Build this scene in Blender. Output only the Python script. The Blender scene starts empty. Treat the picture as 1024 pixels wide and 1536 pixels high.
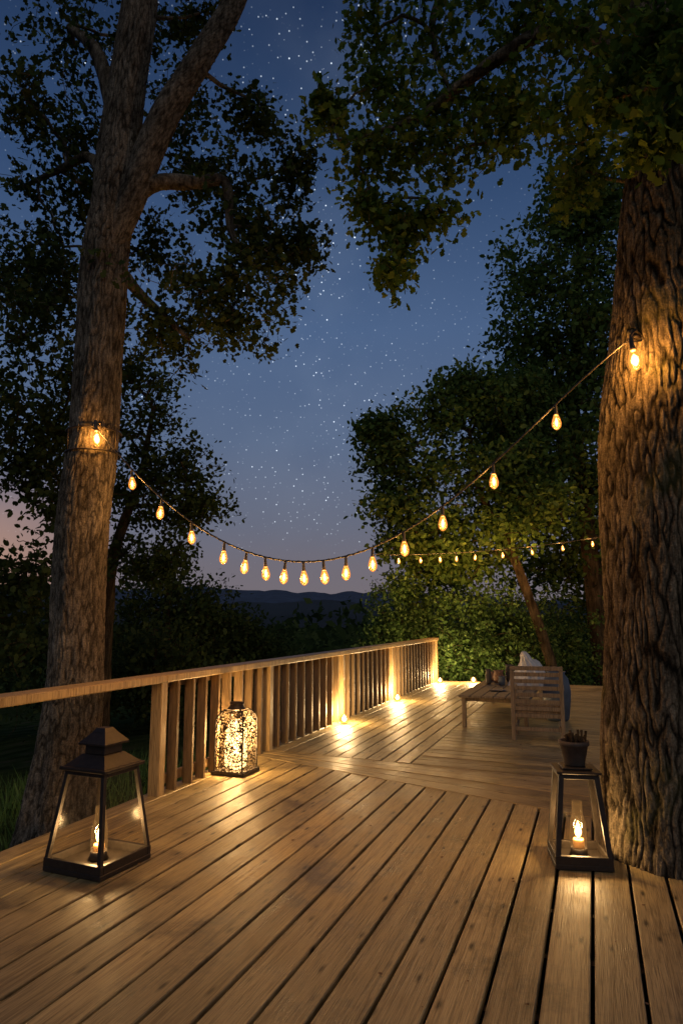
import bpy, math, random
import numpy as np
from mathutils import Vector, noise, Matrix
random.seed(7); rng=np.random.default_rng(11)
scene=bpy.context.scene
COL=scene.collection
ROT=math.radians(-20.0)
cR,sR=math.cos(ROT),math.sin(ROT)
def W(a,b): return (a*cR-b*sR, a*sR+b*cR)      # deck coords -> world
def DK(x,y): return (x*cR+y*sR, -x*sR+y*cR)    # world -> deck coords

# ------------------------------------------------------------------ materials
def newmat(name):
    m=bpy.data.materials.new(name); m.use_nodes=True
    nt=m.node_tree; nt.nodes.clear()
    out=nt.nodes.new('ShaderNodeOutputMaterial')
    return m,nt,out
def N(nt,t,**k):
    n=nt.nodes.new(t)
    for a,b in k.items(): setattr(n,a,b)
    return n
def ramp(nt,stops,src=None,interp='LINEAR'):
    r=nt.nodes.new('ShaderNodeValToRGB'); e=r.color_ramp.elements; r.color_ramp.interpolation=interp
    while len(e)<len(stops): e.new(0.5)
    for i,(p,c) in enumerate(stops):
        e[i].position=p; e[i].color=(c[0],c[1],c[2],1) if not isinstance(c,(int,float)) else (c,c,c,1)
    if src is not None: nt.links.new(src,r.inputs[0])
    return r
def math_(nt,op,a,b=None,clamp=False):
    n=nt.nodes.new('ShaderNodeMath'); n.operation=op; n.use_clamp=clamp
    for i,v in enumerate((a,b)):
        if v is None: continue
        if isinstance(v,(int,float)): n.inputs[i].default_value=v
        else: nt.links.new(v,n.inputs[i])
    return n.outputs[0]
def mixc(nt,f,a,b,mode='MIX'):
    n=nt.nodes.new('ShaderNodeMix'); n.data_type='RGBA'; n.blend_type=mode
    for i,v in ((0,f),(6,a),(7,b)):
        if isinstance(v,(int,float)): n.inputs[i].default_value=v
        elif isinstance(v,tuple): n.inputs[i].default_value=(v[0],v[1],v[2],1)
        else: nt.links.new(v,n.inputs[i])
    return n.outputs[2]
def mapping(nt,src,scale):
    m=nt.nodes.new('ShaderNodeMapping'); m.inputs['Scale'].default_value=scale
    nt.links.new(src,m.inputs[0]); return m.outputs[0]

def wood_mat(name,light,dark,attr=False,rough=0.5):
    m,nt,out=newmat(name); L=nt.links.new
    bs=N(nt,'ShaderNodeBsdfPrincipled'); bs.inputs['Specular IOR Level'].default_value=0.35
    if attr:
        at=N(nt,'ShaderNodeAttribute',attribute_name='bco'); src=at.outputs['Vector']
    else:
        tc=N(nt,'ShaderNodeTexCoord'); src=tc.outputs['Object']
    sep=N(nt,'ShaderNodeSeparateXYZ'); L(src,sep.inputs[0])
    g1=N(nt,'ShaderNodeTexNoise'); g1.inputs['Scale'].default_value=1; g1.inputs['Detail'].default_value=6; g1.inputs['Distortion'].default_value=0.9; g1.inputs['Roughness'].default_value=.6
    L(mapping(nt,src,(34,1.0,31) if attr else (30,30,2.2)),g1.inputs[0])
    g2=N(nt,'ShaderNodeTexNoise'); g2.inputs['Scale'].default_value=1; g2.inputs['Detail'].default_value=2
    L(mapping(nt,src,(230,6,57) if attr else (160,160,8)),g2.inputs[0])
    c=ramp(nt,[(0.3,dark),(0.45,tuple(d*.3+l*.7 for d,l in zip(dark,light))),(0.66,light)],g1.outputs[0]).outputs[0]
    f=ramp(nt,[(0.36,0.60),(0.55,1.04)],g2.outputs[0]).outputs[0]
    c=mixc(nt,1.0,c,f,'MULTIPLY')
    if attr:
        wn=N(nt,'ShaderNodeTexWhiteNoise',noise_dimensions='1D'); L(sep.outputs[2],wn.inputs['W'])
        t=ramp(nt,[(0,(0.66,0.655,0.63)),(0.5,(0.95,0.95,0.95)),(1,(1.2,1.17,1.08))],wn.outputs[0]).outputs[0]
        c=mixc(nt,1.0,c,t,'MULTIPLY')
        v=N(nt,'ShaderNodeTexVoronoi'); v.inputs['Scale'].default_value=1
        L(mapping(nt,src,(12,3.4,23)),v.inputs[0])
        k=ramp(nt,[(0.06,1.0),(0.12,0.45),(0.20,0.0)],v.outputs['Distance']).outputs[0]
        c=mixc(nt,k,c,tuple(x*0.2 for x in dark))
        geo=N(nt,'ShaderNodeNewGeometry')
        st=N(nt,'ShaderNodeTexNoise'); st.inputs['Scale'].default_value=2.0; st.inputs['Detail'].default_value=7; st.inputs['Roughness'].default_value=.72
        L(geo.outputs['Position'],st.inputs[0])
        s=ramp(nt,[(0.33,0.38),(0.48,0.9),(0.72,1.15)],st.outputs[0]).outputs[0]
        c=mixc(nt,1.0,c,s,'MULTIPLY')
        rr=ramp(nt,[(0.3,rough-0.1),(0.7,rough+0.2)],st.outputs[0]).outputs[0]; L(rr,bs.inputs['Roughness'])
    else: bs.inputs['Roughness'].default_value=rough
    L(c,bs.inputs['Base Color'])
    h=math_(nt,'ADD',math_(nt,'MULTIPLY',g1.outputs[0],0.6),math_(nt,'MULTIPLY',g2.outputs[0],0.7))
    bp=N(nt,'ShaderNodeBump'); bp.inputs['Strength'].default_value=0.8; bp.inputs['Distance'].default_value=0.004
    L(h,bp.inputs['Height']); L(bp.outputs[0],bs.inputs['Normal']); L(bs.outputs[0],out.inputs[0])
    return m
M_DECK=wood_mat('deck_wood',(0.44,0.335,0.165),(0.185,0.122,0.052),attr=True,rough=0.46)
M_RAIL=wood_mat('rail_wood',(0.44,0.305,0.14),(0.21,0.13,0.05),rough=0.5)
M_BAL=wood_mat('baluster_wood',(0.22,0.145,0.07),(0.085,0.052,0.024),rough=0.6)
M_GREYWOOD=wood_mat('weathered_wood',(0.27,0.20,0.125),(0.12,0.085,0.05),rough=0.6)

def bark_mat(name,c1,c2,c3,moss=0.0,sc=1.0,crack=0.1,bump=.03):
    m,nt,out=newmat(name); L=nt.links.new
    bs=N(nt,'ShaderNodeBsdfDiffuse'); bs.inputs['Roughness'].default_value=0.6
    geo=N(nt,'ShaderNodeNewGeometry'); src=geo.outputs['Position']
    a=N(nt,'ShaderNodeTexNoise'); a.inputs['Scale'].default_value=1; a.inputs['Detail'].default_value=6; a.inputs['Roughness'].default_value=.65; a.inputs['Distortion'].default_value=.3
    L(mapping(nt,src,(36*sc,36*sc,7.0*sc)),a.inputs[0])
    b=N(nt,'ShaderNodeTexNoise'); b.inputs['Scale'].default_value=2.2; b.inputs['Detail'].default_value=4
    L(src,b.inputs[0])
    f=N(nt,'ShaderNodeTexNoise'); f.inputs['Scale'].default_value=75; f.inputs['Detail'].default_value=3
    L(src,f.inputs[0])
    c=ramp(nt,[(0.34,c1),(0.5,c2),(0.66,c3)],a.outputs[0]).outputs[0]
    c=mixc(nt,1.0,c,ramp(nt,[(0.3,0.6),(0.7,1.25)],b.outputs[0]).outputs[0],'MULTIPLY')
    c=mixc(nt,1.0,c,ramp(nt,[(0.3,0.6),(0.7,1.2)],f.outputs[0]).outputs[0],'MULTIPLY')
    if crack is not None:
        at=N(nt,'ShaderNodeAttribute',attribute_name='crk')
        c=mixc(nt,1.0,c,ramp(nt,[(0.0,crack),(0.35,.5+crack*.5),(0.85,1.1)],at.outputs['Fac']).outputs[0],'MULTIPLY')
    if moss:
        mm=ramp(nt,[(0.58,0.0),(0.68,moss)],b.outputs[0]).outputs[0]
        c=mixc(nt,mm,c,(0.085,0.085,0.025))
    L(c,bs.inputs['Color'])
    h=math_(nt,'ADD',a.outputs[0],math_(nt,'MULTIPLY',f.outputs[0],0.4))
    bp=N(nt,'ShaderNodeBump'); bp.inputs['Strength'].default_value=1.0; bp.inputs['Distance'].default_value=bump
    L(h,bp.inputs['Height']); L(bp.outputs[0],bs.inputs['Normal']); L(bs.outputs[0],out.inputs[0])
    return m
M_BARK_L=bark_mat('bark_grey',(0.08,0.068,0.053),(0.17,0.143,0.11),(0.25,0.213,0.165),crack=.25,bump=.02)
M_BARK_R=bark_mat('bark_furrowed',(0.065,0.052,0.036),(0.155,0.125,0.085),(0.27,0.22,0.15),moss=0.4,crack=.08,bump=.025)
M_BARK_F=bark_mat('bark_dark',(0.025,0.018,0.012),(0.065,0.048,0.03),(0.11,0.08,0.05),sc=.4,crack=None)

def leaf_mat(name,c1,c2,c3,tr=.35):
    m,nt,out=newmat(name); L=nt.links.new
    geo=N(nt,'ShaderNodeNewGeometry')
    c=ramp(nt,[(0,c1),(0.55,c2),(1,c3)],geo.outputs['Random Per Island']).outputs[0]
    d=N(nt,'ShaderNodeBsdfDiffuse'); t=N(nt,'ShaderNodeBsdfTranslucent'); L(c,d.inputs[0]); L(c,t.inputs[0])
    mx=N(nt,'ShaderNodeMixShader'); mx.inputs[0].default_value=tr
    L(d.outputs[0],mx.inputs[1]); L(t.outputs[0],mx.inputs[2]); L(mx.outputs[0],out.inputs[0])
    return m
M_LEAF=leaf_mat('oak_leaves',(0.04,0.075,0.014),(0.08,0.14,0.027),(0.16,0.21,0.045))
M_LEAF2=leaf_mat('dark_leaves',(0.028,0.045,0.014),(0.045,0.068,0.022),(0.08,0.105,0.035))
M_LEAF3=leaf_mat('garden_leaves',(0.045,0.085,0.022),(0.085,0.145,0.038),(0.15,0.21,0.06))
M_SHRUB=leaf_mat('shrub_leaves',(0.06,0.115,0.03),(0.11,0.20,0.055),(0.19,0.29,0.09))

def simple(name,col,rough=0.5,metal=0.0,bump=0.0,scale=40,var=0.25):
    m,nt,out=newmat(name); L=nt.links.new
    bs=N(nt,'ShaderNodeBsdfPrincipled'); bs.inputs['Roughness'].default_value=rough; bs.inputs['Metallic'].default_value=metal
    tc=N(nt,'ShaderNodeTexCoord'); n=N(nt,'ShaderNodeTexNoise'); n.inputs['Scale'].default_value=scale; n.inputs['Detail'].default_value=4
    L(tc.outputs['Object'],n.inputs[0])
    c=mixc(nt,1.0,tuple(col),ramp(nt,[(0.3,1-var),(0.7,1+var)],n.outputs[0]).outputs[0],'MULTIPLY'); L(c,bs.inputs['Base Color'])
    if bump:
        bp=N(nt,'ShaderNodeBump'); bp.inputs['Strength'].default_value=.6; bp.inputs['Distance'].default_value=bump
        L(n.outputs[0],bp.inputs['Height']); L(bp.outputs[0],bs.inputs['Normal'])
    L(bs.outputs[0],out.inputs[0]); return m
M_METAL=simple('dark_bronze_metal',(0.035,0.027,0.021),0.5,0.5,0.001,30)
M_BLACK=simple('black_cable',(0.03,0.025,0.02),0.6)
M_WAX=simple('amber_candle_wax',(0.42,0.22,0.08),0.5)
M_CLOTH=simple('white_cloth',(0.55,0.51,0.47),0.9,0,0.02,12)
M_CERAM=simple('blue_grey_ceramic',(0.07,0.085,0.11),0.6,0,0.002,10)
M_POT=simple('dark_clay',(0.05,0.038,0.03),0.7,0,0.002,25)
M_TERRA=simple('brown_clay',(0.2,0.10,0.055),0.7,0,0.002,25)

def emis(name,col,s):
    m,nt,out=newmat(name); e=N(nt,'ShaderNodeEmission'); e.inputs[0].default_value=(*col,1); e.inputs[1].default_value=s
    nt.links.new(e.outputs[0],out.inputs[0])
    m.cycles.emission_sampling='NONE'; return m
M_FIL=emis('glowing_filament',(1.0,0.60,0.22),26)
M_FLAME=emis('candle_flame',(1.0,0.62,0.22),24)
M_HOT=emis('hot_flame',(1.0,0.72,0.38),60)
def glassy(name,tint,emc,ems,ef,gl=0.35,ro=.04):
    m,nt,out=newmat(name); L=nt.links.new
    t=N(nt,'ShaderNodeBsdfTransparent'); t.inputs[0].default_value=(*tint,1)
    g=N(nt,'ShaderNodeBsdfGlossy'); g.inputs['Roughness'].default_value=ro
    fr=N(nt,'ShaderNodeFresnel'); fr.inputs[0].default_value=1.45
    f=math_(nt,'MULTIPLY',fr.outputs[0],gl,True)
    mx=N(nt,'ShaderNodeMixShader'); L(f,mx.inputs[0]); L(t.outputs[0],mx.inputs[1]); L(g.outputs[0],mx.inputs[2])
    last=mx
    if ef>0:
        e=N(nt,'ShaderNodeEmission'); e.inputs[0].default_value=(*emc,1); e.inputs[1].default_value=ems
        m2=N(nt,'ShaderNodeMixShader'); m2.inputs[0].default_value=ef; L(mx.outputs[0],m2.inputs[1]); L(e.outputs[0],m2.inputs[2]); last=m2
    L(last.outputs[0],out.inputs[0]); m.cycles.emission_sampling='NONE'; return m
M_GLASS=glassy('lantern_glass',(0.96,0.94,0.91),(1,.6,.3),.05,.06,.012,.2)
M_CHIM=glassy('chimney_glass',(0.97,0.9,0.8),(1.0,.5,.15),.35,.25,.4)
M_BULB=glassy('amber_bulb_glass',(1.0,0.74,0.38),(1.0,0.33,0.05),1.9,0.5)
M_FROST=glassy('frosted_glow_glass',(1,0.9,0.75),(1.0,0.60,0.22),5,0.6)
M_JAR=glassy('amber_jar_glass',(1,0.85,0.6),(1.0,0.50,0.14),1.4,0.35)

m,nt,out=newmat('pierced_metal'); L=nt.links.new
tc=N(nt,'ShaderNodeTexCoord'); v=N(nt,'ShaderNodeTexVoronoi',feature='DISTANCE_TO_EDGE'); v.inputs['Scale'].default_value=40
nn=N(nt,'ShaderNodeTexNoise'); nn.inputs['Scale'].default_value=16; L(tc.outputs['Object'],nn.inputs[0])
vm=mixc(nt,.10,tc.outputs['Object'],nn.outputs['Color']); L(vm,v.inputs[0])
thr=math_(nt,'MULTIPLY',nn.outputs[0],.27)
op=math_(nt,'GREATER_THAN',v.outputs['Distance'],thr)
bs=N(nt,'ShaderNodeBsdfPrincipled'); bs.inputs['Base Color'].default_value=(.06,.045,.03,1); bs.inputs['Metallic'].default_value=.6; bs.inputs['Roughness'].default_value=.5
tr_=N(nt,'ShaderNodeBsdfTransparent'); mx=N(nt,'ShaderNodeMixShader'); L(op,mx.inputs[0]); L(bs.outputs[0],mx.inputs[1]); L(tr_.outputs[0],mx.inputs[2]); L(mx.outputs[0],out.inputs[0])
M_PIERCED=m

# ------------------------------------------------------------------ mesh helpers
class MB:
    def __init__(s): s.v=[]; s.f=[]; s.cr=[]
    def add(s,vs,fs,cr=None):
        o=len(s.v)
        if cr is not None: s.cr.append((o,cr))
        s.v+= [tuple(v) for v in vs]; s.f+=[tuple(i+o for i in f) for f in fs]
    def hexa(s,p):
        s.add(p,[(3,2,1,0),(4,5,6,7),(0,1,5,4),(1,2,6,5),(2,3,7,6),(3,0,4,7)])
    def box(s,c,d,ch=0.0,rot=0.0):
        x,y,z=d[0]/2,d[1]/2,d[2]/2
        cr,sr=math.cos(rot),math.sin(rot)
        def T(px,py,pz): return (c[0]+px*cr-py*sr,c[1]+px*sr+py*cr,c[2]+pz)
        if ch<=0:
            s.hexa([T(-x,-y,-z),T(x,-y,-z),T(x,y,-z),T(-x,y,-z),T(-x,-y,z),T(x,-y,z),T(x,y,z),T(-x,y,z)]); return
        h=ch; vs=[]
        def oct_(zz,i,k):
            X,Y=x-i,y-i
            return [T(-X+k,-Y,zz),T(X-k,-Y,zz),T(X,-Y+k,zz),T(X,Y-k,zz),T(X-k,Y,zz),T(-X+k,Y,zz),T(-X,Y-k,zz),T(-X,-Y+k,zz)]
        for zz,i,k in ((-z,h,h*.5),(-z+h,0,h),(z-h,0,h),(z,h,h*.5)): vs+=oct_(zz,i,k)
        fs=[tuple(reversed(range(8))),tuple(range(24,32))]
        for r in range(3):
            for j in range(8):
                k=(j+1)%8; fs.append((r*8+j,r*8+k,(r+1)*8+k,(r+1)*8+j))
        s.add(vs,fs)
    def frustum(s,z0,h0,z1,h1,cx=0,cy=0):
        s.hexa([(cx-h0,cy-h0,z0),(cx+h0,cy-h0,z0),(cx+h0,cy+h0,z0),(cx-h0,cy+h0,z0),(cx-h1,cy-h1,z1),(cx+h1,cy-h1,z1),(cx+h1,cy+h1,z1),(cx-h1,cy+h1,z1)])
    def beam(s,p,q,w,t=None,up=(0,0,1)):
        t=t or w; p=Vector(p); q=Vector(q); d=(q-p).normalized(); u=Vector(up)
        if abs(d.dot(u))>0.95: u=Vector((0,1,0))
        a=d.cross(u).normalized()*w/2; b=a.cross(d).normalized()*t/2
        s.hexa([p-a-b,p+a-b,p+a+b,p-a+b,q-a-b,q+a-b,q+a+b,q-a+b])
    def tube(s,pts,rad,n=8,caps=True):
        pts=[Vector(p) for p in pts]
        if isinstance(rad,(int,float)): rad=[rad]*len(pts)
        vs=[]; fs=[]; prev=None
        for i,p in enumerate(pts):
            d=(pts[min(i+1,len(pts)-1)]-pts[max(i-1,0)])
            if d.length<1e-9: d=Vector((0,0,1))
            d.normalize()
            if prev is None:
                u=Vector((1,0,0)) if abs(d.x)<0.8 else Vector((0,1,0))
            else: u=prev
            a=(u-d*u.dot(d)).normalized(); prev=a; b=d.cross(a)
            for j in range(n):
                t=2*math.pi*j/n; vs.append(p+(a*math.cos(t)+b*math.sin(t))*rad[i])
        for i in range(len(pts)-1):
            for j in range(n):
                k=(j+1)%n; fs.append((i*n+j,i*n+k,(i+1)*n+k,(i+1)*n+j))
        if caps:
            fs.append(tuple(reversed(range(n)))); fs.append(tuple(range((len(pts)-1)*n,len(pts)*n)))
        s.add(vs,fs)
    def lathe(s,prof,n=20,c=(0,0,0)):
        vs=[];fs=[]
        for r,z in prof:
            for j in range(n):
                t=2*math.pi*j/n; vs.append((c[0]+r*math.cos(t),c[1]+r*math.sin(t),c[2]+z))
        for i in range(len(prof)-1):
            for j in range(n):
                k=(j+1)%n; fs.append((i*n+j,i*n+k,(i+1)*n+k,(i+1)*n+j))
        fs.append(tuple(reversed(range(n)))); fs.append(tuple(range((len(prof)-1)*n,len(prof)*n)))
        s.add(vs,fs)
    def mesh(s,name,smooth=False):
        me=bpy.data.meshes.new(name); me.from_pydata(s.v,[],s.f); me.update()
        if s.cr:
            A=np.full(len(s.v),0.8,dtype=np.float32)
            for o,c in s.cr: A[o:o+len(c)]=c
            at=me.attributes.new('crk','FLOAT','POINT'); at.data.foreach_set('value',A)
        if smooth: me.polygons.foreach_set('use_smooth',[True]*len(me.polygons))
        return me
def obj(name,data,mat=None,parent=None,loc=None,rot=None):
    o=bpy.data.objects.new(name,data); COL.objects.link(o)
    if mat and data is not None and hasattr(data,'materials') and not data.materials: data.materials.append(mat)
    if parent is not None: o.parent=parent
    if loc is not None: o.location=loc
    if rot is not None: o.rotation_euler=(0,0,rot)
    return o
def top(o,label,cat,group=None):
    o['label']=label; o['category']=cat
    if group: o['group']=group
def struct(o,k='structure'): o['kind']=k
def plight(name,loc,power,parent=None,rad=0.03,col=(1.0,0.65,0.29)):
    l=bpy.data.lights.new(name,'POINT'); l.energy=power; l.shadow_soft_size=rad; l.color=col
    o=obj(name,l,parent=parent,loc=loc); return o

OAK=np.array([(0,0),(.12,.2),(.27,.28),(.17,.45),(.34,.62),(.2,.85),(0,1.0),(-.2,.85),(-.34,.62),(-.17,.45),(-.27,.28),(-.12,.2)])
RH=np.array([(0,0),(.30,.45),(0,1.0),(-.30,.45)])
MID=np.array([(0,0),(.28,.3),(.24,.7),(0,1.0),(-.24,.7),(-.28,.3)])
def leaves(name,cent,size,templ,mat,parent,droop=0.3):
    n=len(cent); cent=np.asarray(cent,float)
    d=rng.normal(size=(n,3)); d[:,2]-=droop*1.2; d/=np.linalg.norm(d,axis=1)[:,None]
    r=rng.normal(size=(n,3)); r[:,2]+= 0.8; s=np.cross(d,r); s/=np.linalg.norm(s,axis=1)[:,None]+1e-9
    nr=np.cross(s,d)
    sz=size*rng.uniform(0.5,1.4,n)
    k=len(templ)
    fold=np.abs(templ[:,0])*0.5
    V=cent[:,None,:]+sz[:,None,None]*(templ[None,:,0,None]*s[:,None,:]+templ[None,:,1,None]*d[:,None,:]+fold[None,:,None]*nr[:,None,:]*0.4)
    V=V.reshape(-1,3)
    me=bpy.data.meshes.new(name); me.vertices.add(n*k); me.vertices.foreach_set('co',V.ravel())
    me.loops.add(n*k); me.loops.foreach_set('vertex_index',np.arange(n*k,dtype=np.int32))
    me.polygons.add(n); me.polygons.foreach_set('loop_start',np.arange(0,n*k,k,dtype=np.int32))
    me.update(calc_edges=True)
    return obj(name,me,mat,parent)

def resample(pts,rad,m):
    P=np.array(pts,float); R=np.array(rad,float); n=len(P)
    t=np.linspace(0,n-1,m); out=[];ro=[]
    for x in t:
        i=min(int(x),n-2); f=x-i
        p0=P[max(i-1,0)];p1=P[i];p2=P[i+1];p3=P[min(i+2,n-1)]
        q=0.5*((2*p1)+(-p0+p2)*f+(2*p0-5*p1+4*p2-p3)*f*f+(-p0+3*p1-3*p2+p3)*f**3)
        out.append(q); ro.append(R[i]*(1-f)+R[i+1]*f)
    return np.array(out),np.array(ro)

def trunk_detail(mb,pts,rad,rings,n,amp,freq,flare=0.0,zs=0.25,seed=0,fl_h=0.5,base_z=0,lump=0.06,warp=.3):
    P,R=resample(pts,rad,rings); vs=[];fs=[];cr=[]
    for i in range(rings):
        p=Vector(P[i]); d=Vector(P[min(i+1,rings-1)]-P[max(i-1,0)]).normalized()
        a=Vector((1,0,0)); a=(a-d*a.dot(d)).normalized(); b=d.cross(a)
        for j in range(n):
            t=2*math.pi*j/n; dr=a*math.cos(t)+b*math.sin(t)
            r=R[i]; q=p+dr*r
            r*=1+lump*2*noise.noise(Vector((math.cos(t)*1.3+seed,math.sin(t)*1.3,q.z*0.9)))
            if flare:
                h=max(0,q.z-base_z); r*=1+flare*math.exp(-h/fl_h)*(1+0.55*math.cos(5*t+seed)+0.3*math.cos(3*t+1))
            w1=noise.noise(Vector((q.x*9,q.y*9,q.z*7+seed)))*warp
            w2=noise.noise(Vector((q.x*9+7,q.y*9,q.z*7+seed)))*warp
            n1=noise.noise(Vector((q.x*freq+w1,q.y*freq+w2,q.z*freq*zs+seed)))
            n2=noise.noise(Vector((q.x*freq*1.9+w2,q.y*freq*1.9,q.z*freq*zs*3.4+seed+9)))
            c1=min(abs(n1)*4.0,1); c2=min(abs(n2)*3.5,1)
            r+=amp*(c1-0.6)+amp*0.45*(c2-0.5)
            vs.append(p+dr*r); cr.append(c1*(.4+.6*c2))
    for i in range(rings-1):
        for j in range(n):
            k=(j+1)%n; fs.append((i*n+j,i*n+k,(i+1)*n+k,(i+1)*n+j))
    fs.append(tuple(range((rings-1)*n,rings*n)))
    mb.add(vs,fs,cr)
    return P,R

def grow(mb,skel,blobs,per,nleaf,twr,limb_r,spread,ryk=1.0,sides=5,jit=0.12):
    pos=np.array([s[:3] for s in skel],float); rad=np.array([s[3] for s in skel],float)
    def link(target,r0max,r1,seg,sag):
        nonlocal pos,rad
        t=np.array(target); d=np.linalg.norm(pos-t,axis=1); d2=d+np.maximum(0,pos[:,2]-t[2])*0.25
        i=int(np.argmin(d2)); p0=pos[i]; L=np.linalg.norm(t-p0)
        if L<1e-3: return p0
        r0=min(rad[i]*0.8,r0max*(0.4+0.6*min(1,L/1.2)))
        r0=max(r0,r1)
        off=rng.normal(size=3)*jit*L
        pts=[];rr=[]
        for k in range(seg+1):
            f=k/seg; q=p0*(1-f)+t*f+off*math.sin(math.pi*f)+np.array([0,0,1])*sag*L*math.sin(math.pi*f)
            if 0<k<seg: q=q+rng.normal(size=3)*0.03*L
            pts.append(q); rr.append(r0*(1-f)+r1*f)
        mb.tube(pts,rr,sides,caps=False)
        pos=np.vstack([pos,np.array(pts[1:])]); rad=np.concatenate([rad,np.array(rr[1:])])
        return pts[max(0,seg-2)]
    order=sorted(blobs,key=lambda b:min(np.linalg.norm(np.array(s[:3])-np.array(b[:3])) for s in skel))
    for b in order: link(b[:3],limb_r,limb_r*0.4,6,0.12)
    out=[]
    for x,y,z,rx,rz in order:
        ry=(rx+rz)/2*ryk
        m=max(4,int(per))
        u=rng.normal(size=(m,3)); u/=np.linalg.norm(u,axis=1)[:,None]; rr=rng.uniform(0.1,1.5,m)**0.75
        A=np.array([x,y,z])+u*rr[:,None]*np.array([rx,ry,rz])
        A=A[np.argsort(np.linalg.norm(A-np.array([x,y,z]),axis=1))]
        for t in A:
            mid=link(t,twr*2.2,twr,4,0.08)
            k=int(nleaf*rng.uniform(0.3,1.7))
            f=rng.uniform(0,1.15,k)[:,None]
            c=mid*(1-f)+t*f+rng.normal(size=(k,3))*np.array([spread,spread,spread*0.75]); out.append(c)
    return np.vstack(out)

# ------------------------------------------------------------------ ground
def gz(x,y):
    a,b=DK(x,y)
    d=max(0,-(a+5.2))+max(0,b-27)*0.5
    z=-0.55-0.13*min(d,60)-0.09*max(0,min(d-60,150))*0.6
    z+=0.25*noise.noise(Vector((x*.12,y*.12,0)))*min(1,d/8+0.2)
    return z
mb=MB(); nr_,na=90,120
rads=[0.0]+[1.2*(1.085**i) for i in range(nr_)]
vs=[(0,0,gz(0,0))]
for r in rads[1:]:
    for j in range(na):
        t=2*math.pi*j/na; x,y=r*math.cos(t),r*math.sin(t); vs.append((x,y,gz(x,y)))
fs=[(0,1+j,1+(j+1)%na) for j in range(na)]
for i in range(nr_-1):
    for j in range(na):
        k=(j+1)%na; o=1+i*na; fs.append((o+j,o+na+j,o+na+k,o+k))
mb.add(vs,fs)
m,nt,out=newmat('ground_grass_soil'); bs=N(nt,'ShaderNodeBsdfDiffuse')
geo=N(nt,'ShaderNodeNewGeometry'); n1=N(nt,'ShaderNodeTexNoise'); n1.inputs['Scale'].default_value=1.7; n1.inputs['Detail'].default_value=7
nt.links.new(geo.outputs['Position'],n1.inputs[0])
nt.links.new(ramp(nt,[(0.35,(0.02,0.03,0.01)),(0.55,(0.04,0.055,0.018)),(0.7,(0.07,0.06,0.035))],n1.outputs[0]).outputs[0],bs.inputs[0])
bp=N(nt,'ShaderNodeBump'); bp.inputs['Distance'].default_value=.1; nt.links.new(n1.outputs[0],bp.inputs['Height']); nt.links.new(bp.outputs[0],bs.inputs['Normal']); nt.links.new(bs.outputs[0],out.inputs[0])
M_GROUND=m
g=obj('ground',mb.mesh('ground',True),M_GROUND); struct(g)

def hill(name,D,e0,amp,seed,col,x0=-1.4,x1=1.0):
    mb=MB(); n=300; rows=[]
    for i in range(n+1):
        f=i/n; t=x0+(x1-x0)*f; x=t*D
        h=D*(e0-.012*max(-1,min(1,(t+.15)*2.5))+amp*(noise.noise(Vector((t*3.1+seed,0,0)))+0.5*noise.noise(Vector((t*9+seed,3,0)))+0.16*noise.noise(Vector((t*40+seed,7,0)))+.06*noise.noise(Vector((t*140+seed,7,0)))))
        rows.append([(x*0.75,D*0.7,-40),(x*0.88,D*0.86,-40+(h+40)*0.6),(x,D,h),(x*1.15,D*1.15,-40)])
    vs=sum(rows,[]); fs=[]
    for i in range(n):
        for j in range(3): fs.append((i*4+j,(i+1)*4+j,(i+1)*4+j+1,i*4+j+1))
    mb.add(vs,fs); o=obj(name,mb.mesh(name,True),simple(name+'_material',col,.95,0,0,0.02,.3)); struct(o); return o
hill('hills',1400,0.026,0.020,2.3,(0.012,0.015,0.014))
hill('distant_hills',3600,0.038,0.022,8.1,(0.045,0.06,0.095))  # bluish base colour has the distance haze painted in

# ------------------------------------------------------------------ deck
def clip(poly,A,B,C):
    out=[]
    for i in range(len(poly)):
        p=poly[i]; q=poly[(i+1)%len(poly)]; dp=A*p[0]+B*p[1]-C; dq=A*q[0]+B*q[1]-C
        if dp<=0: out.append(p)
        if (dp<0)!=(dq<0) and abs(dp-dq)>1e-12:
            t=dp/(dp-dq); out.append((p[0]+(q[0]-p[0])*t,p[1]+(q[1]-p[1])*t))
    return out
DV=[];DF=[];DA=[]
def board(p0,p1,q0,q1,clips,gap=0.006):
    p0,p1,q0,q1=[Vector(v) for v in (p0,p1,q0,q1)]
    dz=random.uniform(-0.0015,0.0015); rnd=random.uniform(0,100)
    u=(q0-p0).normalized(); w=(p1-p0); w=(w-u*w.dot(u)).normalized()
    polys=[]
    gap=gap+random.uniform(-.0015,.0015)
    for ins in (gap,gap+0.004):
        poly=[tuple(p0+w*ins),tuple(p1-w*ins),tuple(q1-w*ins),tuple(q0+w*ins)]
        for c in clips: 
            poly=clip(poly,*c)
            if len(poly)<3: return
        polys.append(poly)
    if len(polys[0])!=len(polys[1]): return
    k=len(polys[0]); o=len(DV)
    for poly,z in ((polys[0],-0.034),(polys[0],-0.005),(polys[1],0.0)):
        for v in poly:
            DV.append((v[0],v[1],z+dz)); r=Vector(v)-p0; DA.append((r.dot(w),r.dot(u)+rnd,rnd))
    DF.append(tuple(range(o+2*k,o+3*k)))
    for l in (0,1):
        for j in range(k):
            jj=(j+1)%k; DF.append((o+l*k+j,o+l*k+jj,o+(l+1)*k+jj,o+(l+1)*k+j))
    DF.append(tuple(reversed(range(o,o+k))))
EDGE=-3.68; AR=6.5; BF=16.35
def l1(a): return 7.02-0.35*(a+3.68)
def l2(a): return 7.32-0.09*(a+3.68)
a=EDGE
while a<AR:
    board((a,-2.5),(a+0.2,-2.5),(a,9),(a+0.2,9),[(0.35,1,7.02-0.35*3.68-0.006)],0.009)
    a+=0.2
nw=4
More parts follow.
